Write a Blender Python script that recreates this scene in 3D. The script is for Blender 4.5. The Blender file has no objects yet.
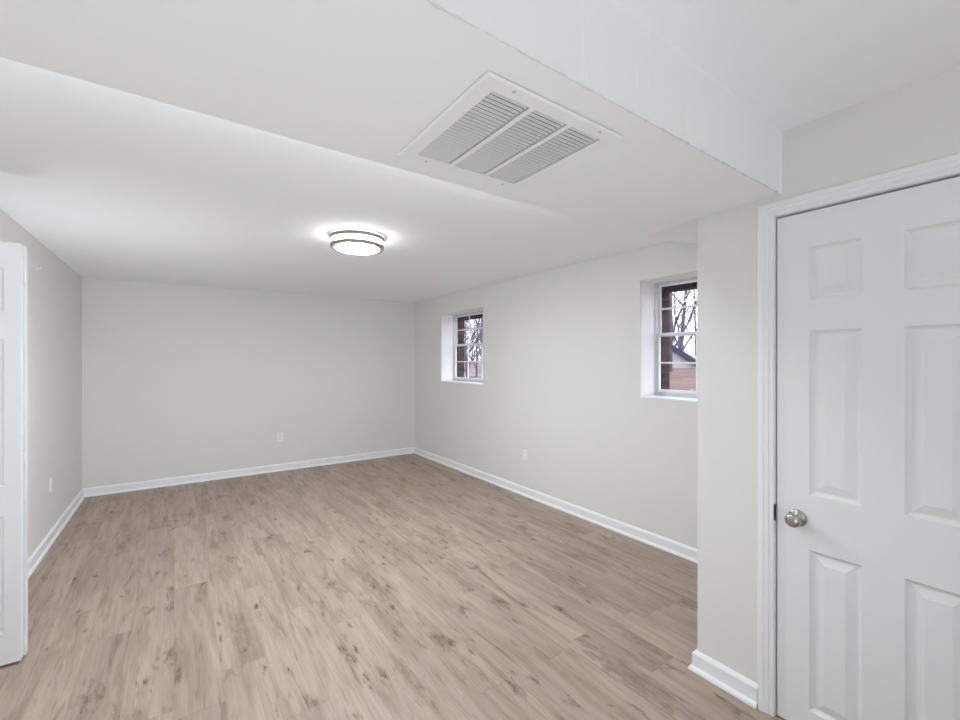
import bpy, bmesh, math, random
from mathutils import Vector, Matrix
PI = math.pi
S = bpy.context.scene
C = S.collection

# ------------------------------------------------------------------ camera
cd = bpy.data.cameras.new('camera'); cam = bpy.data.objects.new('camera', cd); C.objects.link(cam)
cam.location = (0, 0, 1.46)
YAW = math.atan(306 / 430)                       # looks to the right of the long wall's direction
cam.rotation_euler = (PI / 2, 0, -YAW)
cd.sensor_fit = 'HORIZONTAL'; cd.sensor_width = 36; cd.lens = 36 * 430 / 960
cd.clip_start = 0.03; cd.clip_end = 400
S.camera = cam

# ------------------------------------------------------------------ sky, light, exposure
w = bpy.data.worlds.new('world'); S.world = w; w.use_nodes = True
bgn = w.node_tree.nodes['Background']
bgn.inputs[0].default_value = (0.90, 0.91, 1.0, 1); bgn.inputs[1].default_value = 3.3

def area(name, loc, rot, sx, sy, power, col):
    l = bpy.data.lights.new(name, 'AREA'); l.shape = 'RECTANGLE'; l.size = sx; l.size_y = sy
    l.energy = power; l.color = col
    o = bpy.data.objects.new(name, l); C.objects.link(o); o.location = loc; o.rotation_euler = rot
    return o
COOL = (0.84, 0.93, 1.0)
SY1_ = 1.390               # far face of the dropped soffit
# unseen fill added behind the camera, tilted up
area('rear_fill', (0.6, -1.9, 0.55), (PI / 2 + 0.75, 0, 0), 2.4, 0.9, 3, COOL)
# unseen fill added in the closet, shining through the left wall's opening
area('side_fill', (-1.40, 1.95, 0.80), (PI / 2 + 0.55, 0, -PI / 2), 1.6, 0.9, 2.6, COOL)
# added fill facing up, to brighten the ceilings by bounce
area('bounce_fill', (0.4, -1.5, 1.7), (PI, 0, 0), 0.4, 0.4, 18, COOL)
# hidden fill added along the soffit's far face, washing the far room
area('soffit_fill', (0.55, SY1_ + 0.012, 2.255), (PI / 2 - 0.4, 0, 0), 2.5, 0.12, 9.5, COOL)
def aim(o, d): o.rotation_euler = Vector(d).normalized().to_track_quat('-Z', 'Y').to_euler()
# two unseen added fills, turned up: below the camera and behind the folded door
aim(area('low_fill', (0.15, 0.25, 0.60), (0, 0, 0), 0.5, 0.5, 8.2, COOL), (0.15, 0.75, 0.65))
aim(area('door_fill', (-0.70, 3.32, 1.00), (0, 0, 0), 0.2, 0.2, 7.2, COOL), (0.42, 0.85, 0.55))
# three hidden fill discs added under the ceiling strip behind the soffit
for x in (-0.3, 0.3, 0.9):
    l = area('overhead_fill', (x, 1.60, 2.335), (0, 0, 0), 0.15, 0.15, 4, COOL); l.data.shape = 'DISK'
LAMP_EMISSION = 130.0     # lens of the round ceiling lamp
LAMP_SIDE = 18.0          # its frosted side band
S.view_settings.view_transform = 'Standard'; S.view_settings.look = 'None'
S.view_settings.exposure = 0.26; S.view_settings.gamma = 1.0; S.view_settings.use_curve_mapping = False
S.cycles.use_denoising = True
S.cycles.max_bounces = 14; S.cycles.diffuse_bounces = 8; S.cycles.transparent_max_bounces = 16

# ------------------------------------------------------------------ materials
def mat(name, col, rough=0.5, metal=0.0, bump=0.0, bscale=60, spec=0.5, var=0.0, vscale=3):
    m = bpy.data.materials.new(name); m.use_nodes = True
    nt = m.node_tree; b = nt.nodes['Principled BSDF']
    b.inputs['Base Color'].default_value = (*col, 1); b.inputs['Roughness'].default_value = rough
    b.inputs['Metallic'].default_value = metal; b.inputs['Specular IOR Level'].default_value = spec
    tc = nt.nodes.new('ShaderNodeTexCoord')
    if bump:
        n = nt.nodes.new('ShaderNodeTexNoise'); n.inputs['Scale'].default_value = bscale; n.inputs['Detail'].default_value = 3
        nt.links.new(tc.outputs['Object'], n.inputs['Vector'])
        bp = nt.nodes.new('ShaderNodeBump'); bp.inputs['Strength'].default_value = bump; bp.inputs['Distance'].default_value = 0.004
        nt.links.new(n.outputs['Fac'], bp.inputs['Height']); nt.links.new(bp.outputs['Normal'], b.inputs['Normal'])
    if var:
        n = nt.nodes.new('ShaderNodeTexNoise'); n.inputs['Scale'].default_value = vscale; n.inputs['Detail'].default_value = 5
        nt.links.new(tc.outputs['Object'], n.inputs['Vector'])
        r = nt.nodes.new('ShaderNodeValToRGB')
        r.color_ramp.elements[0].position = 0.3; r.color_ramp.elements[1].position = 0.7
        r.color_ramp.elements[0].color = (*[c * (1 - var) for c in col], 1)
        r.color_ramp.elements[1].color = (*[min(1, c * (1 + var)) for c in col], 1)
        nt.links.new(n.outputs['Fac'], r.inputs['Fac']); nt.links.new(r.outputs['Color'], b.inputs['Base Color'])
    return m

def emit(name, col, strength):
    m = bpy.data.materials.new(name); m.use_nodes = True; nt = m.node_tree
    b = nt.nodes['Principled BSDF']; b.inputs['Base Color'].default_value = (0.9, 0.9, 0.9, 1)
    b.inputs['Emission Color'].default_value = (*col, 1); b.inputs['Emission Strength'].default_value = strength
    return m

M = {}
M['wall'] = mat('greige_paint', (0.76, 0.748, 0.728), 0.75, bump=0.05, bscale=90, spec=0.25)
M['ceiling'] = mat('ceiling_paint', (0.92, 0.925, 0.935), 0.85, bump=0.06, bscale=70, spec=0.2)
M['trim'] = mat('white_trim_paint', (0.86, 0.865, 0.88), 0.4, spec=0.4)
M['door'] = mat('white_door_paint', (0.80, 0.805, 0.82), 0.42, bump=0.03, bscale=120, spec=0.4)
M['reveal'] = mat('white_plaster', (0.86, 0.86, 0.88), 0.6, bump=0.05, bscale=40)
M['nickel'] = mat('satin_nickel', (0.44, 0.42, 0.40), 0.27, metal=1.0)
M['bronze'] = mat('dark_strike_steel', (0.06, 0.055, 0.05), 0.35, metal=0.8)
M['ring'] = mat('brushed_nickel', (0.26, 0.225, 0.20), 0.5, metal=0.4)
M['grille'] = mat('grille_enamel', (0.90, 0.90, 0.905), 0.4)
M['screw'] = mat('painted_screw', (0.55, 0.55, 0.55), 0.4)
M['filler'] = mat('grey_joint_filler', (0.74, 0.74, 0.735), 0.9)
M['louver'] = mat('louver_enamel', (0.74, 0.74, 0.74), 0.45)
M['duct'] = mat('duct_lining', (0.20, 0.20, 0.20), 0.8)
M['plate'] = mat('outlet_plastic', (0.86, 0.86, 0.85), 0.35)
M['slot'] = mat('outlet_slot', (0.05, 0.05, 0.05), 0.6)
M['alu'] = mat('window_frame_metal', (0.62, 0.64, 0.66), 0.4, metal=0.2)
M['sash'] = mat('white_sash_paint', (0.85, 0.85, 0.86), 0.4)
M['lens'] = emit('lamp_lens', COOL, LAMP_EMISSION)
M['diffuser'] = emit('lamp_side_band', (0.95, 0.98, 1.0), LAMP_SIDE)
M['bark'] = mat('grey_bark', (0.085, 0.078, 0.095), 0.9, var=0.35, vscale=4)
M['whitesiding'] = mat('white_siding', (0.40, 0.395, 0.42), 0.7)
M['overhang_shade'] = mat('overhang_shade_dark', (0.035, 0.042, 0.065), 0.8, var=0.2, vscale=3)  # dark tone painted in for shade under the gable overhang
M['paleroof'] = mat('pale_grey_roof', (0.27, 0.275, 0.31), 0.8, var=0.12, vscale=3)
M['pinkroof'] = mat('faded_red_roof', (0.18, 0.13, 0.14), 0.8, var=0.15, vscale=2)
M['darkwall'] = mat('dark_brick_wall', (0.10, 0.09, 0.10), 0.85, var=0.3, vscale=3)
M['darkglass'] = mat('dark_house_glass', (0.04, 0.05, 0.07), 0.1)
M['concrete'] = mat('exterior_sill', (0.45, 0.43, 0.41), 0.8)

def brick_mat():
    m = bpy.data.materials.new('red_brick'); m.use_nodes = True; nt = m.node_tree; b = nt.nodes['Principled BSDF']
    b.inputs['Roughness'].default_value = 0.9
    tc = nt.nodes.new('ShaderNodeTexCoord'); sp = nt.nodes.new('ShaderNodeSeparateXYZ'); nt.links.new(tc.outputs['Object'], sp.inputs[0])
    ad = nt.nodes.new('ShaderNodeMath'); ad.operation = 'ADD'; nt.links.new(sp.outputs['X'], ad.inputs[0]); nt.links.new(sp.outputs['Y'], ad.inputs[1])
    cb = nt.nodes.new('ShaderNodeCombineXYZ'); nt.links.new(ad.outputs[0], cb.inputs['X']); nt.links.new(sp.outputs['Z'], cb.inputs['Y'])
    br = nt.nodes.new('ShaderNodeTexBrick'); nt.links.new(cb.outputs[0], br.inputs['Vector'])
    br.inputs['Color1'].default_value = (0.022, 0.008, 0.009, 1); br.inputs['Color2'].default_value = (0.085, 0.042, 0.042, 1)
    br.inputs['Mortar'].default_value = (0.055, 0.044, 0.045, 1)
    br.inputs['Scale'].default_value = 1; br.inputs['Brick Width'].default_value = 0.21; br.inputs['Row Height'].default_value = 0.068
    br.inputs['Mortar Size'].default_value = 0.010
    nt.links.new(br.outputs['Color'], b.inputs['Base Color'])
    bp = nt.nodes.new('ShaderNodeBump'); bp.inputs['Distance'].default_value = 0.006; bp.invert = True
    nt.links.new(br.outputs['Fac'], bp.inputs['Height']); nt.links.new(bp.outputs['Normal'], b.inputs['Normal'])
    return m
M['brick'] = brick_mat()

def glass_mat():
    m = bpy.data.materials.new('window_glass'); m.use_nodes = True; nt = m.node_tree
    for n in list(nt.nodes):
        if n.type != 'OUTPUT_MATERIAL': nt.nodes.remove(n)
    out = [n for n in nt.nodes][0]
    t = nt.nodes.new('ShaderNodeBsdfTransparent'); g = nt.nodes.new('ShaderNodeBsdfGlossy'); g.inputs['Roughness'].default_value = 0.02
    t.inputs[0].default_value = (0.96, 0.97, 0.98, 1)
    f = nt.nodes.new('ShaderNodeFresnel'); ge = nt.nodes.new('ShaderNodeNewGeometry')
    io = nt.nodes.new('ShaderNodeMapRange'); io.inputs['To Min'].default_value = 1.16; io.inputs['To Max'].default_value = 1 / 1.16   # same reflectance on both faces of a pane
    nt.links.new(ge.outputs['Backfacing'], io.inputs['Value']); nt.links.new(io.outputs[0], f.inputs[0])
    mx = nt.nodes.new('ShaderNodeMixShader'); nt.links.new(f.outputs[0], mx.inputs[0]); nt.links.new(t.outputs[0], mx.inputs[1]); nt.links.new(g.outputs[0], mx.inputs[2])
    nt.links.new(mx.outputs[0], out.inputs['Surface'])
    return m
M['glass'] = glass_mat()

def ground_mat():
    m = bpy.data.materials.new('leaf_litter'); m.use_nodes = True; nt = m.node_tree; b = nt.nodes['Principled BSDF']
    b.inputs['Roughness'].default_value = 0.95
    tc = nt.nodes.new('ShaderNodeTexCoord')
    n = nt.nodes.new('ShaderNodeTexNoise'); n.inputs['Scale'].default_value = 2.2; n.inputs['Detail'].default_value = 8; n.inputs['Roughness'].default_value = 0.75
    n2 = nt.nodes.new('ShaderNodeTexNoise'); n2.inputs['Scale'].default_value = 0.25; n2.inputs['Detail'].default_value = 2
    nt.links.new(tc.outputs['Object'], n.inputs['Vector']); nt.links.new(tc.outputs['Object'], n2.inputs['Vector'])
    r = nt.nodes.new('ShaderNodeValToRGB'); e = r.color_ramp.elements
    e[0].position = 0.35; e[0].color = (0.03, 0.014, 0.012, 1); e[1].position = 0.68; e[1].color = (0.19, 0.092, 0.076, 1)
    r2 = nt.nodes.new('ShaderNodeValToRGB'); e = r2.color_ramp.elements
    e[0].position = 0.35; e[0].color = (0.07, 0.058, 0.044, 1); e[1].position = 0.68; e[1].color = (0.20, 0.165, 0.13, 1)
    r3 = nt.nodes.new('ShaderNodeValToRGB'); r3.color_ramp.elements[0].position = 0.52; r3.color_ramp.elements[1].position = 0.62
    nt.links.new(n.outputs['Fac'], r.inputs[0]); nt.links.new(n.outputs['Fac'], r2.inputs[0]); nt.links.new(n2.outputs['Fac'], r3.inputs[0])
    mx = nt.nodes.new('ShaderNodeMixRGB'); nt.links.new(r3.outputs[0], mx.inputs[0]); nt.links.new(r.outputs[0], mx.inputs[1]); nt.links.new(r2.outputs[0], mx.inputs[2])
    nt.links.new(mx.outputs[0], b.inputs['Base Color'])
    return m
M['ground'] = ground_mat()

def floor_mat():
    PW, PL = 0.182, 1.22
    m = bpy.data.materials.new('oak_plank_floor'); m.use_nodes = True; nt = m.node_tree; L = nt.links; b = nt.nodes['Principled BSDF']
    N = lambda t: nt.nodes.new('ShaderNode' + t)
    def math_(op, a, bb=None, c=None):
        n = N('Math'); n.operation = op
        for i, x in enumerate((a, bb, c)):
            if x is None: continue
            if isinstance(x, (int, float)): n.inputs[i].default_value = x
            else: L.new(x, n.inputs[i])
        return n.outputs[0]
    def comb(x, y, z):
        n = N('CombineXYZ')
        for i, v in enumerate((x, y, z)):
            if isinstance(v, (int, float)): n.inputs[i].default_value = v
            else: L.new(v, n.inputs[i])
        return n.outputs[0]
    def noise(v, scale, detail, rough=0.5, dist=0.0):
        n = N('TexNoise'); L.new(v, n.inputs['Vector']); n.inputs['Scale'].default_value = scale
        n.inputs['Detail'].default_value = detail; n.inputs['Roughness'].default_value = rough; n.inputs['Distortion'].default_value = dist
        return n.outputs['Fac']
    def ramp(f, *stops):
        n = N('ValToRGB'); L.new(f, n.inputs[0]); e = n.color_ramp.elements
        while len(e) < len(stops): e.new(0.5)
        for el, (p, c) in zip(e, stops): el.position = p; el.color = (*c, 1) if isinstance(c, tuple) else (c, c, c, 1)
        return n.outputs['Color']
    def mix(f, a, bb, mode='MIX'):
        n = N('MixRGB'); n.blend_type = mode
        for i, x in enumerate((f, a, bb)):
            if isinstance(x, (int, float)): n.inputs[i].default_value = x
            elif isinstance(x, tuple): n.inputs[i].default_value = (*x, 1)
            else: L.new(x, n.inputs[i])
        return n.outputs[0]
    tc = N('TexCoord'); sp = N('SeparateXYZ'); L.new(tc.outputs['Object'], sp.inputs[0]); X, Y = sp.outputs['X'], sp.outputs['Y']
    xr = math_('DIVIDE', X, PW); row = math_('FLOOR', xr); fx = math_('FRACT', xr)
    wn = N('TexWhiteNoise'); wn.noise_dimensions = '1D'; L.new(row, wn.inputs['W'])
    yr = math_('ADD', math_('DIVIDE', Y, PL), math_('MULTIPLY', wn.outputs['Value'], 7.3)); idx = math_('FLOOR', yr); fy = math_('FRACT', yr)
    w2 = N('TexWhiteNoise'); w2.noise_dimensions = '2D'; L.new(comb(row, idx, 0), w2.inputs['Vector'])
    rnd = w2.outputs['Value']; sc = N('SeparateColor'); L.new(w2.outputs['Color'], sc.inputs[0])
    # each plank samples its own stretch of wood
    ox = math_('MULTIPLY', sc.outputs[0], 40); oy = math_('MULTIPLY', sc.outputs[1], 40)
    px = math_('ADD', X, ox); py = math_('ADD', Y, oy)
    fine = noise(comb(math_('MULTIPLY', px, 60), math_('MULTIPLY', py, 2.4), rnd), 1.6, 6, 0.65, 0.4)
    mid = noise(comb(math_('MULTIPLY', px, 12), math_('MULTIPLY', py, 1.3), rnd), 1.0, 4, 0.55, 1.2)
    big = noise(comb(math_('MULTIPLY', px, 5), math_('MULTIPLY', py, 1.1), rnd), 1.0, 3, 0.5, 0.6)
    base = ramp(mid, (0.22, (0.316, 0.231, 0.177)), (0.48, (0.417, 0.319, 0.253)), (0.75, (0.472, 0.372, 0.305)))
    base = mix(0.42, base, ramp(fine, (0.3, 0.62), (0.7, 1.16)), 'MULTIPLY')
    base = mix(0.7, base, ramp(big, (0.3, 0.80), (0.62, 1.06)), 'MULTIPLY')
    base = mix(1.0, base, ramp(rnd, (0.0, 0.93), (1.0, 1.05)), 'MULTIPLY')
    # dark streaks
    st = noise(comb(math_('MULTIPLY', px, 26), math_('MULTIPLY', py, 2.6), 3.3), 1.0, 5, 0.6, 1.4)
    base = mix(math_('MULTIPLY', ramp(st, (0.56, 0.0), (0.72, 1.0)), 0.78), base, (0.165, 0.113, 0.083))
    # knots: sparse ragged voronoi cells drawn out along the grain
    wob = noise(comb(math_('MULTIPLY', px, 34), math_('MULTIPLY', py, 12), 1.7), 1.0, 4, 0.65)
    wob2 = noise(comb(math_('MULTIPLY', px, 30), math_('MULTIPLY', py, 10), 8.7), 1.0, 4, 0.65)
    frag = ramp(noise(comb(math_('MULTIPLY', px, 70), math_('MULTIPLY', py, 14), 4.4), 1.0, 4, 0.6), (0.34, 0.0), (0.56, 1.0))
    def knots(sx, sy, keep, r0, r1, dark, amt, seed, wa):
        nonlocal base
        v = N('TexVoronoi'); v.voronoi_dimensions = '2D'; v.inputs['Scale'].default_value = 1
        kx = math_('ADD', math_('MULTIPLY', px, sx), math_('MULTIPLY', wob, wa)); ky = math_('ADD', math_('MULTIPLY', py, sy), math_('MULTIPLY', wob2, wa))
        L.new(comb(math_('ADD', kx, seed), ky, 0), v.inputs['Vector'])
        s2 = N('SeparateColor'); L.new(v.outputs['Color'], s2.inputs[0])
        on = math_('LESS_THAN', s2.outputs[0], keep)
        rr = math_('MULTIPLY', v.outputs['Distance'], math_('ADD', math_('MULTIPLY', s2.outputs[1], 1.0), 0.55))
        f = ramp(rr, (r0, 1.0), (r1, 0.0))
        f = math_('MULTIPLY', math_('MULTIPLY', f, on), amt)
        base = mix(math_('MULTIPLY', f, math_('ADD', math_('MULTIPLY', frag, 0.85), 0.15)), base, dark)
    knots(5.5, 1.1, 0.24, 0.02, 0.42, (0.185, 0.128, 0.094), 0.74, 0.0, 1.0)
    knots(9.0, 4.0, 0.14, 0.02, 0.30, (0.105, 0.070, 0.052), 0.88, 5.5, 1.5)
    knots(22.0, 8.0, 0.055, 0.05, 0.30, (0.09, 0.06, 0.045), 0.95, 9.1, 1.2)
    # seams
    ex = math_('MINIMUM', fx, math_('SUBTRACT', 1, fx)); ey = math_('MINIMUM', fy, math_('SUBTRACT', 1, fy))
    sx = math_('LESS_THAN', ex, 0.0075); sy = math_('LESS_THAN', ey, 0.0013)
    seam = math_('MAXIMUM', sx, sy)
    base = mix(math_('MULTIPLY', seam, 0.25), base, (0.13, 0.095, 0.07))
    L.new(base, b.inputs['Base Color'])
    L.new(ramp(fine, (0.2, 0.50), (0.8, 0.38)), b.inputs['Roughness'])
    b.inputs['Specular IOR Level'].default_value = 0.35
    bp = N('Bump'); bp.inputs['Strength'].default_value = 0.25; bp.inputs['Distance'].default_value = 0.001
    hh = math_('SUBTRACT', fine, seam); L.new(hh, bp.inputs['Height']); L.new(bp.outputs['Normal'], b.inputs['Normal'])
    return m
M['floor'] = floor_mat()

# ------------------------------------------------------------------ mesh helpers
def link(name, bm, m, parent=None, smooth=False, recalc=True):
    if recalc: bmesh.ops.recalc_face_normals(bm, faces=bm.faces[:])
    me = bpy.data.meshes.new(name); bm.to_mesh(me); bm.free()
    for x in (m if isinstance(m, (list, tuple)) else [m]): me.materials.append(x)
    if smooth:
        for p in me.polygons: p.use_smooth = True
    o = bpy.data.objects.new(name, me); C.objects.link(o)
    if parent: o.parent = parent
    return o

def empty(name, loc):
    o = bpy.data.objects.new(name, None); o.location = loc; o.empty_display_size = 0.1; C.objects.link(o); return o

def tag(o, label, cat, group=None, kind=None):
    o['label'] = label; o['category'] = cat
    if group: o['group'] = group
    if kind: o['kind'] = kind
    return o

def box(bm, x0, x1, y0, y1, z0, z1, bevel=0.0, mi=0):
    vs = [bm.verts.new((x, y, z)) for x in (x0, x1) for y in (y0, y1) for z in (z0, z1)]
    idx = [(0, 1, 3, 2), (4, 6, 7, 5), (0, 4, 5, 1), (2, 3, 7, 6), (0, 2, 6, 4), (1, 5, 7, 3)]
    fs = [bm.faces.new([vs[i] for i in f]) for f in idx]
    for f in fs: f.material_index = mi
    if bevel:
        es = list({e for f in fs for e in f.edges})
        bmesh.ops.bevel(bm, geom=es, offset=bevel, segments=2, affect='EDGES', profile=0.5)
    return vs

def quad(bm, *pts, mi=0):
    f = bm.faces.new([bm.verts.new(p) for p in pts]); f.material_index = mi; return f

def lathe(bm, prof, origin, axis='Z', n=48):
    """prof = [(radius, distance along axis)]"""
    O = Vector(origin); rings = []
    for r, t in prof:
        ring = []
        for k in range(n):
            a = 2 * PI * k / n; c, s = r * math.cos(a), r * math.sin(a)
            p = {'Z': (c, s, t), 'X': (t, c, s), 'Y': (c, t, s)}[axis]
            ring.append(bm.verts.new(O + Vector(p)))
        rings.append(ring)
    for a, b in zip(rings, rings[1:]):
        for k in range(n): bm.faces.new((a[k], a[(k + 1) % n], b[(k + 1) % n], b[k]))
    return rings

def cyl(bm, c, r, t0, t1, axis='Z', n=20):
    rg = lathe(bm, [(r, t0), (r, t1)], c, axis, n); bm.faces.new(rg[0]); bm.faces.new(rg[1])

def tube(bm, pts, rads, n=5):
    rings = []
    for i, p in enumerate(pts):
        d = (Vector(pts[min(i + 1, len(pts) - 1)]) - Vector(pts[max(i - 1, 0)])).normalized()
        u = d.cross(Vector((0.3, 0.9, 0.2))).normalized(); v = d.cross(u)
        rings.append([bm.verts.new(Vector(p) + (u * math.cos(2 * PI * k / n) + v * math.sin(2 * PI * k / n)) * rads[i]) for k in range(n)])
    for a, b in zip(rings, rings[1:]):
        for k in range(n): bm.faces.new((a[k], a[(k + 1) % n], b[(k + 1) % n], b[k]))
    bm.faces.new(rings[-1])

def slab_holes(bm, x0, x1, y0, y1, z0, z1, holes):
    """wall slab across x0..x1 with rectangular openings (ya,yb,za,zb), reveals included"""
    ys = sorted({y0, y1, *[h[0] for h in holes], *[h[1] for h in holes]}); zs = sorted({z0, z1, *[h[2] for h in holes], *[h[3] for h in holes]})
    def inside(i, j):
        if i < 0 or j < 0 or i >= len(ys) - 1 or j >= len(zs) - 1: return False
        cy, cz = (ys[i] + ys[i + 1]) / 2, (zs[j] + zs[j + 1]) / 2
        return not any(h[0] < cy < h[1] and h[2] < cz < h[3] for h in holes)
    for i in range(len(ys) - 1):
        for j in range(len(zs) - 1):
            if not inside(i, j): continue
            a, b, c, d = ys[i], ys[i + 1], zs[j], zs[j + 1]
            for x in (x0, x1): quad(bm, (x, a, c), (x, b, c), (x, b, d), (x, a, d))
            if not inside(i - 1, j): quad(bm, (x0, a, c), (x1, a, c), (x1, a, d), (x0, a, d))
            if not inside(i + 1, j): quad(bm, (x0, b, c), (x1, b, c), (x1, b, d), (x0, b, d))
            if not inside(i, j - 1): quad(bm, (x0, a, c), (x0, b, c), (x1, b, c), (x1, a, c))
            if not inside(i, j + 1): quad(bm, (x0, a, d), (x0, b, d), (x1, b, d), (x1, a, d))
    bmesh.ops.remove_doubles(bm, verts=bm.verts[:], dist=1e-5)

def struct(o, label, cat): return tag(o, label, cat, kind='structure')

# ------------------------------------------------------------------ room numbers (metres)
XL0, XL1 = -0.835, -0.797          # left wall, at y=2.5 and at the back corner
YBL, YBR = 6.182, 6.112            # back wall at its left and right corner
XR = 3.085                         # right wall
XD = 2.008                         # wall with the white door, face of the pier
YP = 1.060                         # far corner of the pier
YF = -2.6                          # behind the photographer
SY0, SY1, SZ = 0.711, 1.390, 2.130 # dropped soffit
WIN = [(4.270, 5.288), (1.074, 2.092)]
WZ0, WZ1 = 1.158, 2.105
def xl(y): return XL0 + (XL1 - XL0) * (y - 2.5) / (YBL - 2.5)

# floor
bm = bmesh.new(); box(bm, -1.75, 3.30, YF - 0.1, 6.4, -0.12, 0)
struct(link('floor', bm, M['floor']), 'wood-look plank floor in pale greige oak with dark knots', 'floor')
# ceilings
bm = bmesh.new()
a = [(-1.0, SY1, 2.345), (-1.0, 6.4, 2.338), (3.3, 6.4, 2.366), (3.3, SY1, 2.366)]
quad(bm, *a); quad(bm, *[(x, y, z + 0.15) for x, y, z in a])
for i in range(4):
    p, q = a[i], a[(i + 1) % 4]; quad(bm, p, q, (q[0], q[1], q[2] + 0.15), (p[0], p[1], p[2] + 0.15))
bmesh.ops.remove_doubles(bm, verts=bm.verts[:], dist=1e-5)
struct(link('ceiling', bm, M['ceiling']), 'flat white ceiling of the far room with the round lamp', 'ceiling')
bm = bmesh.new()
a = [(-1.0, YF - 0.1, 2.42), (-1.0, SY0, 2.432), (XD, SY0, 2.385), (3.3, SY0, 2.37), (3.3, YF - 0.1, 2.37), (XD, YF - 0.1, 2.378)]
bm.faces.new([bm.verts.new(p) for p in (a[0], a[1], a[2], a[5])]); bm.faces.new([bm.verts.new(p) for p in (a[5], a[2], a[3], a[4])])
bm.faces.new([bm.verts.new((p[0], p[1], 2.52)) for p in (a[0], a[1], a[3], a[4])])
struct(link('ceiling', bm, M['ceiling']), 'higher white ceiling on the near side of the soffit', 'ceiling')

# dropped soffit (duct chase) with the opening for the return grille
VX0, VX1, VY0, VY1 = 0.590, 1.090, 0.797, 1.287
HX0, HX1, HY0, HY1 = VX0 + 0.036, VX1 - 0.036, VY0 + 0.036, VY1 - 0.036
bm = bmesh.new()
xs = [-1.0, HX0, HX1, 2.01]; ysx = [SY0, HY0, HY1, SY1]
for i in range(3):
    for j in range(3):
        if i == 1 and j == 1: continue
        if i == 2:
            continue
        quad(bm, (xs[i], ysx[j], SZ), (xs[i + 1], ysx[j], SZ), (xs[i + 1], ysx[j + 1], SZ), (xs[i], ysx[j + 1], SZ))
# right of the grille: flat up to the pier, then the small ramp that rises to the window wall
A = (2.085, SY1, SZ); B = (2.006, YP - 0.004, SZ)
for j in range(3):
    pass
bm.faces.new([bm.verts.new(p) for p in ((HX1, SY0, SZ), (XD + 0.3, SY0, SZ), (XD + 0.3, YP - 0.004, SZ), B, A, (HX1, SY1, SZ), (HX1, HY1, SZ), (HX1, HY0, SZ))])
Cc = (3.09, 1.80, 2.356); Dd = (3.09, 1.56, 2.285); Ee = (3.09, YP - 0.004, 2.20)
quad(bm, A, B, Dd, Cc); bm.faces.new([bm.verts.new(p) for p in (B, (XD + 0.3, YP - 0.004, SZ), Ee, Dd)])
# near face, with tape seams, and far face
quad(bm, (-1.0, SY0, SZ), (XD + 0.3, SY0, SZ), (XD + 0.3, SY0, 2.44), (-1.0, SY0, 2.44))
quad(bm, (-1.0, SY1, SZ), (2.085, SY1, SZ), (2.085, SY1, 2.40), (-1.0, SY1, 2.40))
quad(bm, A, Cc, (3.09, 1.80, 2.40), (2.085, SY1, 2.40))
bmesh.ops.remove_doubles(bm, verts=bm.verts[:], dist=1e-5)
def seam(x, wd=0.012, pr=0.0009):
    box(bm, x - wd / 2, x + wd / 2, SY0 - pr, SY0 + 0.01, SZ + 0.001, 2.45)
for x, wd in ((0.621, 0.012), (0.815, 0.008), (0.836, 0.012), (1.039, 0.010), (1.10, 0.014), (1.291, 0.010)): seam(x, wd)
box(bm, XD - 0.022, XD + 0.01, SY0 - 0.003, SY0 + 0.01, SZ + 0.004, 2.44)      # filler strip where the soffit meets the door wall
random.seed(4)
pts = []; rr = []
n = 150
for k in range(n):                                                           # rough filler bead along the bottom corner
    x = -0.3 + 2.28 * k / (n - 1); pts.append((x, SY0 + 0.0005 + random.uniform(-.0008, .0008), SZ + 0.0005 + random.uniform(-.001, .001)))
    rr.append(0.0012 + random.random() ** 3 * 0.0032)
nf = len(bm.faces); tube(bm, pts, rr, 6)
bm.faces.ensure_lookup_table()
for k in range(nf, len(bm.faces)): bm.faces[k].material_index = 1
struct(link('ceiling_soffit', bm, [M['ceiling'], M['filler']]), 'white dropped soffit boxing in the duct, with the return air grille', 'soffit')

# walls
bm = bmesh.new(); slab_holes(bm, -0.12, 0, YF, 6.3, 0, 2.46, [(1.15, 3.085, 0.0, 2.055)])
for v in bm.verts: v.co.x += xl(v.co.y)
struct(link('wall_left', bm, M['wall']), 'greige left wall with the closet opening', 'wall')
bm = bmesh.new()
f = [(-1.0, YBL + 0.0037 * 0.9, 0), (3.3, YBR - 0.004, 0)]
for z0, z1 in ((0, 2.46),):
    a = [(-1.0, YBL + 0.0037, z0), (3.3, YBR - 0.0039, z0), (3.3, YBR + 0.2, z0), (-1.0, YBL + 0.2, z0)]
    lo = [bm.verts.new(p) for p in a]; hi = [bm.verts.new((p[0], p[1], z1)) for p in a]
    bm.faces.new(lo); bm.faces.new(hi)
    for i in range(4): bm.faces.new((lo[i], lo[(i + 1) % 4], hi[(i + 1) % 4], hi[i]))
struct(link('wall_back', bm, M['wall']), 'greige far end wall with one outlet', 'wall')
bm = bmesh.new(); slab_holes(bm, XR, XR + 0.02, YF, 6.3, 0, 2.46, [(a, b, WZ0, WZ1) for a, b in WIN])
struct(link('wall_right', bm, M['wall']), 'long greige wall with two small windows', 'wall')
bm = bmesh.new(); slab_holes(bm, XR + 0.0201, XR + 0.255, YF, 6.5, 0, 2.6, [(a, b, WZ0, WZ1) for a, b in WIN])
struct(link('wall_masonry', bm, M['reveal']), 'white plastered window recesses in the thick outer wall', 'wall')
bm = bmesh.new(); slab_holes(bm, XR + 0.256, XR + 0.37, YF, 7.0, -0.3, 4.2, [(a + 0.03, b - 0.035, WZ0 + 0.01, 2.035) for a, b in WIN])
struct(link('wall_exterior', bm, M['brick']), 'dark red brick outer face of the house seen through the windows', 'wall')
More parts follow.
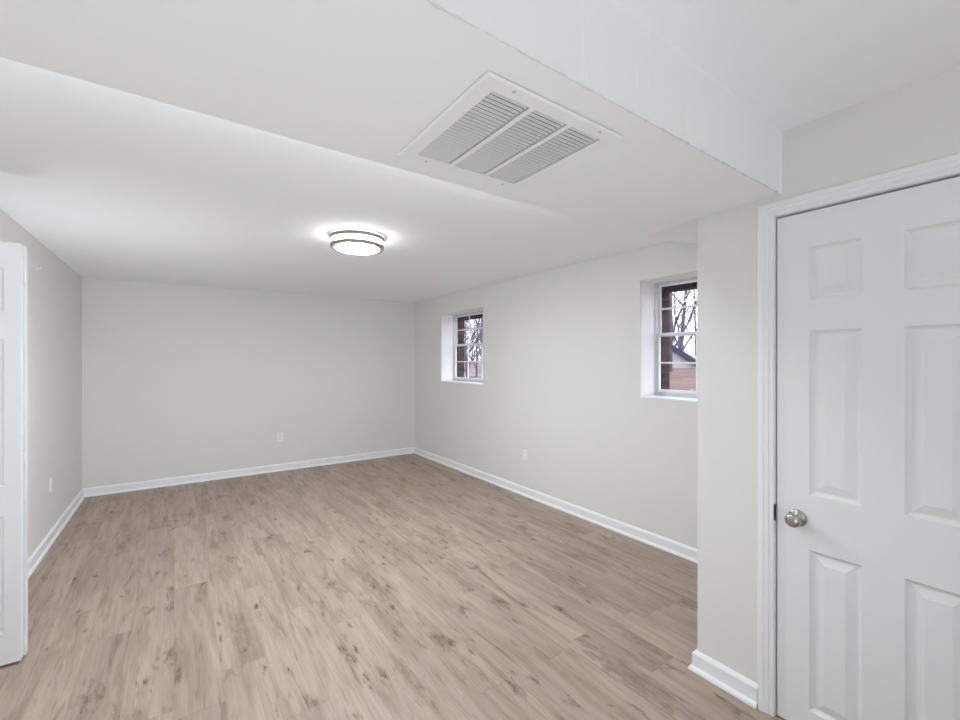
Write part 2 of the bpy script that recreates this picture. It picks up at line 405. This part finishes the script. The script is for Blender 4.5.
# door wall with the pier
DY1, DY0, DZ = 0.7286, 0.0866, 2.037
bm = bmesh.new(); slab_holes(bm, XD, XD + 0.115, YF, YP, 0, 2.46, [(DY0 - 0.022, DY1 + 0.022, 0, DZ + 0.022)])
box(bm, XD + 0.1, XR, YP - 0.115, YP, 0, 2.46)
bv = [e for e in bm.edges if abs(e.verts[0].co.x - XD) < 1e-4 and abs(e.verts[1].co.x - XD) < 1e-4 and abs(e.verts[0].co.y - YP) < 1e-4 and abs(e.verts[1].co.y - YP) < 1e-4]
bmesh.ops.bevel(bm, geom=bv, offset=0.008, segments=3, affect='EDGES')
struct(link('wall_door_side', bm, M['wall']), 'greige wall and pier around the white six panel door', 'wall')
bm = bmesh.new(); box(bm, -1.0, XR, YF - 0.1, YF, 0, 2.46)
struct(link('wall_front', bm, M['wall']), 'greige wall behind the photographer', 'wall')
bm = bmesh.new()
box(bm, -1.60, -1.55, 0.95, 3.30, 0, 2.46); box(bm, -1.55, xl(1) - 0.12, 0.95, 1.0, 0, 2.46); box(bm, -1.55, xl(3) - 0.12, 3.25, 3.30, 0, 2.46); box(bm, -1.6, xl(2) - 0.121, 0.95, 3.3, 2.46, 2.5)
struct(link('wall_closet', bm, M['wall']), 'greige inside walls of the closet behind the bifold door', 'wall')

# ------------------------------------------------------------------ baseboards (board plus shoe moulding), mitred
BP = [(0.0, 0.0), (0.028, 0.0), (0.028, 0.005), (0.026, 0.012), (0.021, 0.018), (0.0155, 0.021), (0.0145, 0.024), (0.0145, 0.076), (0.0128, 0.080), (0.0055, 0.0905), (0.0, 0.0925)]
path = [(xl(3.09), 3.09), (XL1, YBL), (XR, YBR), (XR, YP), (XD, YP), (XD, 0.7955)]
def rn(a, b):
    d = Vector((b[0] - a[0], b[1] - a[1])).normalized(); return Vector((d.y, -d.x))
def miter(i):
    if i == 0: return rn(path[0], path[1])
    if i == len(path) - 1: return rn(path[-2], path[-1])
    n1, n2 = rn(path[i - 1], path[i]), rn(path[i], path[i + 1]); m = (n1 + n2)
    return m / m.dot(n1)
for i, (nm, lb) in enumerate((('left', 'white baseboard along the left wall'), ('back', 'white baseboard along the far end wall'), ('right', 'white baseboard along the window wall'), ('return', 'white baseboard on the hidden return of the pier'), ('pier', 'white baseboard with shoe moulding on the pier beside the door'))):
    bm = bmesh.new(); rings = []
    for k in (i, i + 1):
        mm = miter(k); rings.append([bm.verts.new((path[k][0] + mm.x * t, path[k][1] + mm.y * t, z)) for t, z in BP])
    q = len(BP)
    for k in range(q): bm.faces.new((rings[0][k], rings[0][(k + 1) % q], rings[1][(k + 1) % q], rings[1][k]))
    bm.faces.new(rings[0]); bm.faces.new(rings[1])
    struct(link('baseboard_' + nm, bm, M['trim']), lb, 'baseboard')

# ------------------------------------------------------------------ six panel door
def panel_mesh(bm, frame, x, nsign, y0, y1, z0, z1):
    """moulded raised panel; frame maps (u, depth, z) to a point"""
    steps = [(0, 0), (0.003, 0.005), (0.009, 0.0115), (0.014, 0.0130), (0.018, 0.0120), (0.045, 0.0030), (0.047, 0.0024)]
    rings = []
    for ins, dp in steps:
        rings.append([bm.verts.new(frame(u, dp, z)) for u, z in ((y0 + ins, z0 + ins), (y1 - ins, z0 + ins), (y1 - ins, z1 - ins), (y0 + ins, z1 - ins))])
    for a, b in zip(rings, rings[1:]):
        for k in range(4): bm.faces.new((a[k], a[(k + 1) % 4], b[(k + 1) % 4], b[k]))
    bm.faces.new(rings[-1])

def leaf(name, parent, frame, width, zb, zt, cols, rows, thick, m, both=False):
    bm = bmesh.new()
    ys = sorted({0, width, *[c for p in cols for c in p]}); zs = sorted({zb, zt, *[c for p in rows for c in p]})
    faces_d = [0.0, thick]
    for i in range(len(ys) - 1):
        for j in range(len(zs) - 1):
            hole = any(abs(ys[i] - c[0]) < 1e-6 for c in cols) and any(abs(zs[j] - r[0]) < 1e-6 for r in rows)
            for d in faces_d:
                if hole and (d == 0.0 or both): continue
                quad(bm, frame(ys[i], d, zs[j]), frame(ys[i + 1], d, zs[j]), frame(ys[i + 1], d, zs[j + 1]), frame(ys[i], d, zs[j + 1]))
    for u in (0, width):
        quad(bm, frame(u, 0, zb), frame(u, thick, zb), frame(u, thick, zt), frame(u, 0, zt))
    for z in (zb, zt):
        quad(bm, frame(0, 0, z), frame(width, 0, z), frame(width, thick, z), frame(0, thick, z))
    bmesh.ops.remove_doubles(bm, verts=bm.verts[:], dist=1e-5)
    o = link(name, bm, m, parent)
    for c in cols:
        for r in rows:
            bm = bmesh.new(); panel_mesh(bm, frame, 0, 1, c[0], c[1], r[0], r[1])
            if both: panel_mesh(bm, lambda u, d, z: frame(u, thick - d, z), 0, 1, c[0], c[1], r[0], r[1])
            link('panel', bm, m, o)
    return o

door = empty('door_1', (XD, (DY0 + DY1) / 2, 0)); struct(door, 'closed white six panel door with a satin nickel knob', 'door')
inv = lambda v: (v[0] - door.location.x, v[1] - door.location.y, v[2])
XF = XD + 0.004
fr = lambda u, d, z: inv((XF + d, DY1 - u, z))
W = DY1 - DY0
st, pw = 0.109, 0.156
lf = leaf('door_leaf', door, fr, W, 0.008, DZ, [(st, st + pw), (W - st - pw, W - st)], [(0.097, 0.722), (0.935, 1.574), (1.695, 1.900)], 0.035, M['door'])
bm = bmesh.new()
prof = [(0, 0), (0, 0.009), (0.003, 0.0115), (0.009, 0.0115), (0.012, 0.009), (0.015, 0.009), (0.019, 0.014), (0.034, 0.0155), (0.037, 0.0185), (0.050, 0.0185), (0.055, 0.0165), (0.057, 0.013), (0.057, 0)]
yl, yr, zt = DY1 + 0.0085, DY0 - 0.0085, DZ + 0.0105
rings = [[], [], [], []]
for t, p in prof:
    for r, (y, z) in zip(rings, ((yl + t, 0), (yl + t, zt + t), (yr - t, zt + t), (yr - t, 0))): r.append(bm.verts.new(inv((XD - p, y, z))))
for a, b in zip(rings, rings[1:]):
    for k in range(len(prof) - 1): bm.faces.new((a[k], a[k + 1], b[k + 1], b[k]))
bm.faces.new(rings[0]); bm.faces.new(rings[3])
link('casing', bm, M['trim'], door)
bm = bmesh.new()
g = 0.0058
for y0, y1 in ((DY1 + g, DY1 + 0.0215), (DY0 - 0.0215, DY0 - g)):
    box(bm, *[inv((x, 0, 0))[0] for x in (XD - 0.001, XD + 0.114)], y0 - door.location.y, y1 - door.location.y, 0, DZ + 0.0215)
box(bm, -0.001, 0.114, DY0 - g - door.location.y, DY1 + g - door.location.y, DZ + 0.009, DZ + 0.0215)
link('jamb', bm, M['trim'], door)
bm = bmesh.new(); box(bm, -0.008, 0.001, DY1 + 0.003 - door.location.y, DY1 + 0.0095 - door.location.y, 0.804, 0.870, 0.0015)
o = link('strike_plate', bm, M['bronze'], door); o['label'] = 'dark metal strike plate at the jamb edge'
# knob
KY, KZ = 0.658, 0.835
kc = inv((XF, KY, KZ))
bm = bmesh.new(); lathe(bm, [(0.0, 0.0), (0.0325, 0.0), (0.0325, -0.003), (0.031, -0.006), (0.024, -0.0095), (0.0135, -0.011), (0.012, -0.02)], kc, 'X', 40)
rose = link('knob_rose', bm, M['nickel'], lf, smooth=True); rose['label'] = 'round satin nickel rose'
bm = bmesh.new(); lathe(bm, [(0.0115, -0.011), (0.0115, -0.026), (0.014, -0.030), (0.022, -0.034), (0.0262, -0.040), (0.0272, -0.047), (0.0262, -0.054), (0.023, -0.0595), (0.0175, -0.0625), (0.010, -0.0638), (0.0, -0.0640)], kc, 'X', 40)
knob = link('knob', bm, M['nickel'], lf, smooth=True); knob['label'] = 'satin nickel round door knob'

# ------------------------------------------------------------------ folded bifold closet door at the left edge
BX = -0.600
bif = empty('door_2', (BX, 3.0, 0)); struct(bif, 'white bifold closet door standing folded open at the left edge', 'door')
for k, (yf, xo) in enumerate(((2.968, 0.0), (3.008, 0.009))):
    wl = 0.300
    fr2 = lambda u, d, z, yf=yf, xo=xo: (xo - u, yf + d - 3.0, z)
    l2 = leaf('bifold_leaf', bif, fr2, wl, 0.014, 2.020, [(0.056, wl - 0.056)], [(0.16, 0.72), (0.86, 1.56), (1.69, 1.90)], 0.0345, M['door'], both=True)
for z in (0.075, 0.98, 1.87):
    bm = bmesh.new()
    box(bm, -0.0005, 0.0015, -0.020, -0.001, z - 0.03, z + 0.03); cyl(bm, (0.0055, 0.0055, z), 0.003, -0.028, 0.028, 'Z', 12)
    for dz in (-0.018, 0.018): cyl(bm, (0.0015, -0.011, z + dz), 0.0035, 0, 0.0012, 'X', 10)
    link('hinge', bm, M['trim'], bif)

# ------------------------------------------------------------------ windows
def window(idx, y0, y1, label):
    yc = (y0 + y1) / 2; XW = XR + 0.222
    win = empty('window_%d' % idx, (XW, yc, WZ0)); struct(win, label, 'window')
    B_ = lambda bm, x0, x1, a, b, z0, z1, bv=0.0: box(bm, x0 - XW, x1 - XW, a - yc, b - yc, z0 - WZ0, z1 - WZ0, bv)
    def ring(bm, x0, x1, a, b, z0, z1, t, tb=None):
        tb = tb or t
        B_(bm, x0, x1, a, a + t, z0, z1); B_(bm, x0, x1, b - t, b, z0, z1); B_(bm, x0, x1, a + t, b - t, z1 - t, z1); B_(bm, x0, x1, a + t, b - t, z0, z0 + tb)
    bm = bmesh.new(); ring(bm, XW - 0.012, XW + 0.045, y0 + 0.001, y1 - 0.001, WZ0 + 0.001, WZ1 - 0.001, 0.014, 0.032)
    B_(bm, XW - 0.020, XW - 0.012, y1 - 0.012, y1 - 0.001, WZ0 + 0.03, WZ1 - 0.001); B_(bm, XW - 0.020, XW - 0.012, y0 + 0.001, y0 + 0.012, WZ0 + 0.03, WZ1 - 0.001)
    link('window_frame', bm, M['alu'], win)
    bm = bmesh.new(); B_(bm, XR - 0.004, XW - 0.0125, y0 + 0.001, y1 - 0.001, WZ0 - 0.004, WZ0 + 0.006); link('window_sill', bm, M['trim'], win)
    a, b = y0 + 0.016, y1 - 0.016
    t1, t2 = a + (b - a) / 3, a + 2 * (b - a) / 3
    for nm, x0, z0, z1, zb in (('lower_sash', XW, 1.192, 1.684, 1.437), ('upper_sash', XW + 0.022, 1.656, 2.0895, 1.886)):
        x1 = x0 + 0.020
        bm = bmesh.new(); ring(bm, x0, x1, a, b, z0, z1, 0.017, 0.024); s = link(nm, bm, M['sash'], win)
        bm = bmesh.new()
        B_(bm, x0 + 0.003, x1 - 0.003, a + 0.02, b - 0.02, zb - 0.007, zb + 0.007)
        for y in (t1, t2): B_(bm, x0 + 0.0035, x1 - 0.0035, y - 0.007, y + 0.007, z0 + 0.02, z1 - 0.02)
        link('glazing_bars', bm, M['sash'], s)
        ye = [a + 0.016, t1, t2, b - 0.016]
        for i in range(3):
            for za, zc in ((z0 + 0.02, zb), (zb, z1 - 0.016)):
                bm = bmesh.new(); B_(bm, x0 + 0.0085, x0 + 0.0105, ye[i] + 0.001, ye[i + 1] - 0.001, za + 0.001, zc - 0.001); link('pane', bm, M['glass'], s)
    bm = bmesh.new(); B_(bm, XW - 0.014, XW + 0.0, yc + 0.16, yc + 0.21, 1.219, 1.228, 0.002); link('sash_lift', bm, M['alu'], win)
    bm = bmesh.new(); B_(bm, XR + 0.258, XR + 0.42, y0 + 0.031, y1 - 0.036, WZ0 - 0.03, WZ0 + 0.03); link('outer_sill', bm, M['concrete'], win)
window(1, *WIN[0], 'small white multi pane window near the far corner')
window(2, *WIN[1], 'small white multi pane window partly hidden by the pier')

# ------------------------------------------------------------------ return air grille
gr = tag(empty('air_return_grille', ((VX0 + VX1) / 2, (VY0 + VY1) / 2, SZ)), 'large white louvred return air grille on the soffit', 'vent')
G = lambda x, y, z: (x - gr.location.x, y - gr.location.y, z - SZ)
def gbox(bm, x0, x1, y0, y1, z0, z1, bv=0):
    p, q = G(x0, y0, z0), G(x1, y1, z1); box(bm, p[0], q[0], p[1], q[1], p[2], q[2], bv)
bm = bmesh.new(); z0, z1 = SZ - 0.009, SZ - 0.0006
fw = 0.047
ix0, ix1, iy0, iy1 = VX0 + fw, VX1 - fw, VY0 + fw - 0.002, VY1 - fw + 0.002
outer = [(VX0, VY0), (VX1, VY0), (VX1, VY1), (VX0, VY1)]
def inset(t): return [(VX0 + t, VY0 + t), (VX1 - t, VY0 + t), (VX1 - t, VY1 - t), (VX0 + t, VY1 - t)]
inner = [(ix0, iy0), (ix1, iy0), (ix1, iy1), (ix0, iy1)]
rs = [[bm.verts.new(G(x, y, z)) for x, y in pts] for pts, z in ((inset(0.02), z1), (inset(0.012), SZ - 0.0028), (inset(0), SZ - 0.0028), (inset(0.0005), SZ - 0.0045), (inset(0.006), z0), (inner, z0), (inner, SZ + 0.004))]
for a, b in zip(rs, rs[1:]):
    for k in range(4): bm.faces.new((a[k], a[(k + 1) % 4], b[(k + 1) % 4], b[k]))
bw = 0.016; cwid = (ix1 - ix0 - 2 * bw) / 3
banks = [(ix0 + i * (cwid + bw), ix0 + i * (cwid + bw) + cwid) for i in range(3)]
for i in range(2): gbox(bm, banks[i][1], banks[i + 1][0], iy0, iy1, z0 + 0.0005, SZ + 0.002)
link('grille_frame', bm, M['grille'], gr)
NF = 25
for x0, x1 in banks:
    bm = bmesh.new()
    pitch = (iy1 - iy0) / NF
    for k in range(NF):
        y = iy0 + pitch * (k + 0.5)
        # blade leaning towards the far room
        p = [(y - pitch * 0.14, z0 + 0.0056), (y - pitch * 0.07, z0 + 0.0062), (y + pitch * 0.32, z0 + 0.0010), (y + pitch * 0.26, z0 + 0.0003)]
        lo = [bm.verts.new(G(x0 + 0.0004, yy, zz)) for yy, zz in p]; hi = [bm.verts.new(G(x1 - 0.0065, yy, zz)) for yy, zz in p]
        bm.faces.new(lo); bm.faces.new(hi)
        for q in range(4): bm.faces.new((lo[q], lo[(q + 1) % 4], hi[(q + 1) % 4], hi[q]))
    link('louver_bank', bm, M['louver'], gr)
for x, y in ((0.683, VY0 + 0.018), (1.006, VY0 + 0.018), (0.683, VY1 - 0.018), (1.006, VY1 - 0.018)):
    bm = bmesh.new(); lathe(bm, [(0.0045, 0.0), (0.0045, -0.001), (0.003, -0.0022), (0.0, -0.0026)], G(x, y, z0), 'Z', 16); link('screw', bm, M['screw'], gr, smooth=True)
bm = bmesh.new()
p, q = G(HX0 - 0.004, HY0 - 0.004, SZ + 0.0008), G(HX1 + 0.004, HY1 + 0.004, SZ + 0.16)
for a in (((p[0], p[1], p[2]), (q[0], p[1], p[2]), (q[0], p[1], q[2]), (p[0], p[1], q[2])), ((p[0], q[1], p[2]), (q[0], q[1], p[2]), (q[0], q[1], q[2]), (p[0], q[1], q[2])),
          ((p[0], p[1], p[2]), (p[0], q[1], p[2]), (p[0], q[1], q[2]), (p[0], p[1], q[2])), ((q[0], p[1], p[2]), (q[0], q[1], p[2]), (q[0], q[1], q[2]), (q[0], p[1], q[2])),
          ((p[0], p[1], q[2]), (q[0], p[1], q[2]), (q[0], q[1], q[2]), (p[0], q[1], q[2]))): quad(bm, *a)
link('duct_box', bm, M['duct'], gr)

# ------------------------------------------------------------------ round flush ceiling lamp
LX, LY, LZ = 1.081, 3.050, 2.3535
lamp = tag(empty('ceiling_lamp', (LX, LY, LZ)), 'round lit flush ceiling lamp with two brushed nickel rings', 'ceiling lamp')
bm = bmesh.new(); rg = lathe(bm, [(0.150, 0.0005), (0.160, -0.006), (0.160, -0.010)], (0, 0, 0), 'Z', 64); bm.faces.new(rg[0]); bm.faces.new(rg[-1]); link('base_pan', bm, M['grille'], lamp, smooth=False)
bm = bmesh.new(); lathe(bm, [(0.0, -0.0105), (0.166, -0.012), (0.168, -0.014), (0.168, -0.080), (0.167, -0.080)], (0, 0, 0), 'Z', 64)
link('diffuser_band', bm, M['diffuser'], lamp, smooth=True)
bm = bmesh.new(); lathe(bm, [(0.1535, -0.0815), (0.1535, -0.089), (0.147, -0.095), (0.125, -0.101), (0.08, -0.106), (0.04, -0.108), (0.0, -0.1085)], (0, 0, 0), 'Z', 64)
link('diffuser_lens', bm, M['lens'], lamp, smooth=True)
for z, r0, r1 in ((-0.019, 0.1695, 0.189), (-0.078, 0.1545, 0.186)):
    bm = bmesh.new(); h = 0.0125
    pr = [(r0, z - h), (r1 - 0.002, z - h), (r1, z - h + 0.002), (r1, z + h - 0.002), (r1 - 0.002, z + h), (r0, z + h), (r0, z - h)]
    lathe(bm, pr, (0, 0, 0), 'Z', 64); link('ring', bm, M['ring'], lamp)
for k in range(4):
    a = math.radians(-105 + 90 * k); bm = bmesh.new(); cyl(bm, (0.181 * math.cos(a), 0.181 * math.sin(a), 0), 0.0025, -0.070, -0.024, 'Z', 10); link('post', bm, M['ring'], lamp)

# ------------------------------------------------------------------ outlets and the hook
def outlet(loc, rz, label):
    t = tag(empty('wall_outlet', loc), label, 'outlet'); t.rotation_euler = (0, 0, rz)          # local -Y faces the room
    bm = bmesh.new(); box(bm, -0.035, 0.035, -0.006, -0.0004, -0.0575, 0.0575, 0.0022); link('cover_plate', bm, M['plate'], t)
    for z in (0.021, -0.021):
        bm = bmesh.new(); n = 24; a = []
        for k in range(n):
            c, s = math.cos(2 * PI * k / n), math.sin(2 * PI * k / n); a.append((max(-0.0145, min(0.0145, 0.0175 * c)), 0.0165 * s))
        f0 = [bm.verts.new((x, -0.0059, z + y)) for x, y in a]; f1 = [bm.verts.new((x, -0.0085, z + y)) for x, y in a]
        bm.faces.new(f1)
        for k in range(n): bm.faces.new((f0[k], f0[(k + 1) % n], f1[(k + 1) % n], f1[k]))
        rc = link('receptacle', bm, M['plate'], t)
        bm = bmesh.new(); box(bm, -0.0075, -0.0052, -0.0089, -0.0084, z - 0.002, z + 0.007); box(bm, 0.0052, 0.0075, -0.0089, -0.0084, z - 0.001, z + 0.006); cyl(bm, (0, -0.0089, z - 0.0085), 0.0025, 0, 0.0005, 'Y', 12)
        link('slots', bm, M['slot'], rc)
    bm = bmesh.new(); cyl(bm, (0, -0.0068, 0), 0.0028, 0, 0.001, 'Y', 14); link('screw', bm, M['plate'], t)
yb = lambda x: YBL + (YBR - YBL) * (x - XL1) / (XR - XL1)
outlet((1.14, yb(1.14), 0.445), math.atan2(YBR - YBL, XR - XL1), 'white double outlet low on the far end wall')
outlet((XR, 3.497, 0.437), -PI / 2, 'white double outlet low on the window wall')
outlet((xl(4.83), 4.83, 0.457), PI / 2 - math.atan2(XL1 - XL0, YBL - 2.5), 'white double outlet low on the left wall')
hk = tag(empty('wall_hook', (xl(4.43), 4.43, 2.13)), 'tiny white hook high on the left wall above the bifold door', 'hook')
bm = bmesh.new(); lathe(bm, [(0.0, 0.0), (0.011, 0.0003), (0.010, 0.004), (0.004, 0.006), (0.0, 0.0065)], (0, 0, 0), 'X', 20); link('hook_base', bm, M['trim'], hk, smooth=True)
bm = bmesh.new(); tube(bm, [(0.005, 0, 0), (0.014, 0, -0.001), (0.020, 0, 0.003), (0.022, 0, 0.009)], [0.003, 0.003, 0.003, 0.0026], 8); link('hook_arm', bm, M['trim'], hk, smooth=True)

# ------------------------------------------------------------------ outdoors
def gz(x, y): return 0.95 + 0.004 * max(0, x - 4) - 0.085 * max(0, y - 0.80 * x - 2.0)
bm = bmesh.new(); nx, ny = 46, 60; gx = [3.46 + (i / nx) ** 1.8 * 86 for i in range(nx + 1)]; gy = [-25 + 125 * j / ny for j in range(ny + 1)]
V = [[bm.verts.new((x, y, gz(x, y) + 0.04 * math.sin(x * 1.3 + y) * math.sin(y * 0.7))) for y in gy] for x in gx]
for i in range(nx):
    for j in range(ny): bm.faces.new((V[i][j], V[i + 1][j], V[i + 1][j + 1], V[i][j + 1]))
struct(link('ground', bm, M['ground'], smooth=True), 'ground outside covered in red brown fallen leaves', 'ground')

def house(name, label, loc, rz, L_, D_, H_, RH, wallm, roofm, over=0.35, wins=(), rake_shade=None):
    h = tag(empty(name, loc), label, 'house'); h.rotation_euler = (0, 0, rz)
    bm = bmesh.new(); a, b = L_ / 2, D_ / 2
    pts = [(-b, -1.0), (b, -1.0), (b, H_), (0, H_ + RH), (-b, H_)]
    s0 = [bm.verts.new((-a, y, z)) for y, z in pts]; s1 = [bm.verts.new((a, y, z)) for y, z in pts]
    bm.faces.new(s0); bm.faces.new(s1)
    for k in range(5): bm.faces.new((s0[k], s0[(k + 1) % 5], s1[(k + 1) % 5], s1[k]))
    link('house_walls', bm, wallm, h)
    sl = RH / b
    for s in (-1, 1):
        bm = bmesh.new(); t = 0.16
        p = [(0, H_ + RH + 0.02), (s * (b + over), H_ - sl * over + 0.02)]
        for x in (-a - over, a + over): pass
        q = [bm.verts.new((x, y, z)) for x in (-a - over, a + over) for (y, z) in (p[0], p[1], (p[1][0], p[1][1] + t), (p[0][0], p[0][1] + t))]
        for f in ((0, 1, 2, 3), (7, 6, 5, 4), (0, 4, 5, 1), (1, 5, 6, 2), (2, 6, 7, 3), (3, 7, 4, 0)): bm.faces.new([q[i] for i in f])
        link('roof_slope', bm, roofm, h)
        bm = bmesh.new(); y = s * (b + over); z = H_ - sl * over
        box(bm, -a - over - 0.02, a + over + 0.02, min(y, y + s * 0.04), max(y, y + s * 0.04), z - 0.08, z + 0.16); link('fascia', bm, M['whitesiding'], h)
    if rake_shade:                                                             # dark boards up the near gable, standing in for the overhang's shadow
        for s in (-1, 1):
            bm = bmesh.new(); x0 = -a - over - 0.06
            p = [(0, H_ + RH + 0.20), (s * (b + over), H_ - sl * over + 0.20), (s * (b + over), H_ - sl * over - 0.16), (0, H_ + RH - 0.16)]
            q0 = [bm.verts.new((x0, y, z)) for y, z in p]; q1 = [bm.verts.new((x0 + 0.05, y, z)) for y, z in p]
            bm.faces.new(q0); bm.faces.new(q1)
            for k in range(4): bm.faces.new((q0[k], q0[(k + 1) % 4], q1[(k + 1) % 4], q1[k]))
            link('rake_shade_board', bm, rake_shade, h)
    for x, z, ww, hh in wins:
        bm = bmesh.new(); box(bm, x - ww / 2, x + ww / 2, -b - 0.06, -b + 0.01, z - hh / 2, z + hh / 2); f = link('house_window', bm, M['whitesiding'], h)
        bm = bmesh.new(); box(bm, x - ww / 2 + 0.07, x + ww / 2 - 0.07, -b - 0.075, -b - 0.055, z - hh / 2 + 0.07, z + hh / 2 - 0.07); link('house_pane', bm, M['darkglass'], f)
    return h
def at(u, v, d):            # a pixel and a depth along the view, as a place in the world
    r = Vector((math.cos(YAW), -math.sin(YAW), 0)); f = Vector((math.sin(YAW), math.cos(YAW), 0))
    return Vector((0, 0, 1.46)) + r * ((u - 480) / 430 * d) + f * d + Vector((0, 0, (360 - v) / 430 * d))
p = at(660, 360, 24) + Vector((math.cos(0.44), math.sin(0.44), 0)) * 4.0
house('white_house', 'white house with a pale grey gabled roof beyond the right hand window', (p.x, p.y, 0.95), 0.44, 8, 3.6, 0.35, 1.25, M['whitesiding'], M['paleroof'], over=0.2, wins=((-2.0, -0.15, 0.6, 0.5), (0.4, -0.15, 0.6, 0.5)), rake_shade=M['overhang_shade'])
p = at(468, 376, 36); house('low_house', 'low dark house with a faded red roof beyond the far window', (p.x, p.y, -1.15), math.radians(-32), 2.6, 3.0, 1.55, 0.75, M['darkwall'], M['pinkroof'], wins=((-0.6, 0.8, 0.5, 0.6),))

random.seed(11)
def tree_mesh(name, h, r, spread, depth=5):
    bm = bmesh.new()
    def grow(p, d, ln, r, lev):
        n = 4; pts = [p.copy()]; rd = [r]
        for k in range(n):
            d = (d + Vector((random.uniform(-1, 1), random.uniform(-1, 1), random.uniform(-.4, .7))) * (0.05 if lev == 0 else 0.17)).normalized()
            p = p + d * ln / n; pts.append(p.copy()); rd.append(r * (1 - 0.45 * (k + 1) / n))
        tube(bm, pts, rd, 6 if lev < 2 else 4 if lev < 4 else 3)
        if lev >= depth: return
        kids = 6 if lev == 0 else 3
        for c in range(kids):
            i = random.choice((2, 3, 4)) if lev else random.choice((1, 2, 3, 4, 4))
            ax = Vector((random.uniform(-1, 1), random.uniform(-1, 1), random.uniform(-.2, .5))).normalized()
            nd = (d * (1 - spread) + ax * spread + Vector((0, 0, 0.15))).normalized()
            grow(pts[i], nd, ln * random.uniform(.5, .78), rd[i] * random.uniform(.38, .58), lev + 1)
        grow(pts[-1], d, ln * 0.7, rd[-1], lev + 1)
    grow(Vector((0, 0, -0.4)), Vector((0, 0, 1)), h * 0.42, r, 0)
    me = bpy.data.meshes.new(name); bm.to_mesh(me); bm.free(); me.materials.append(M['bark'])
    return me
protos = [tree_mesh('bare_tree', h, r, s, 5) for h, r, s in ((9, .10, .6), (11, .12, .55), (8, .085, .65), (12, .13, .5))]
def plant(u, d, k, sc, label, group):
    p = at(u, 360, d); o = bpy.data.objects.new('bare_tree', protos[k]); C.objects.link(o)
    o.location = (p.x, p.y, gz(p.x, p.y)); o.rotation_euler = (0, 0, random.uniform(0, 6.28)); o.scale = (sc, sc, sc)
    tag(o, label, 'tree', group)
random.seed(5)
near = plant
lf_ = 'bare grey winter tree in the woods seen through the far window'; rt_ = 'bare grey winter tree in the woods seen through the right hand window'
for i in range(17):
    plant((457, 481, 470, 488, 463, 476, 452)[i % 7] + random.uniform(-3, 3), 17 + i * 3.2, i % 4, random.uniform(.7, 1.0), lf_, 'bare trees beyond the far window')
for i in range(11):
    plant((671, 704, 684, 660, 694, 677, 714)[i % 7] + random.uniform(-3, 3), 17 + i * 3.4, (i + 1) % 4, random.uniform(.7, 1.0), rt_, 'bare trees beyond the right hand window')
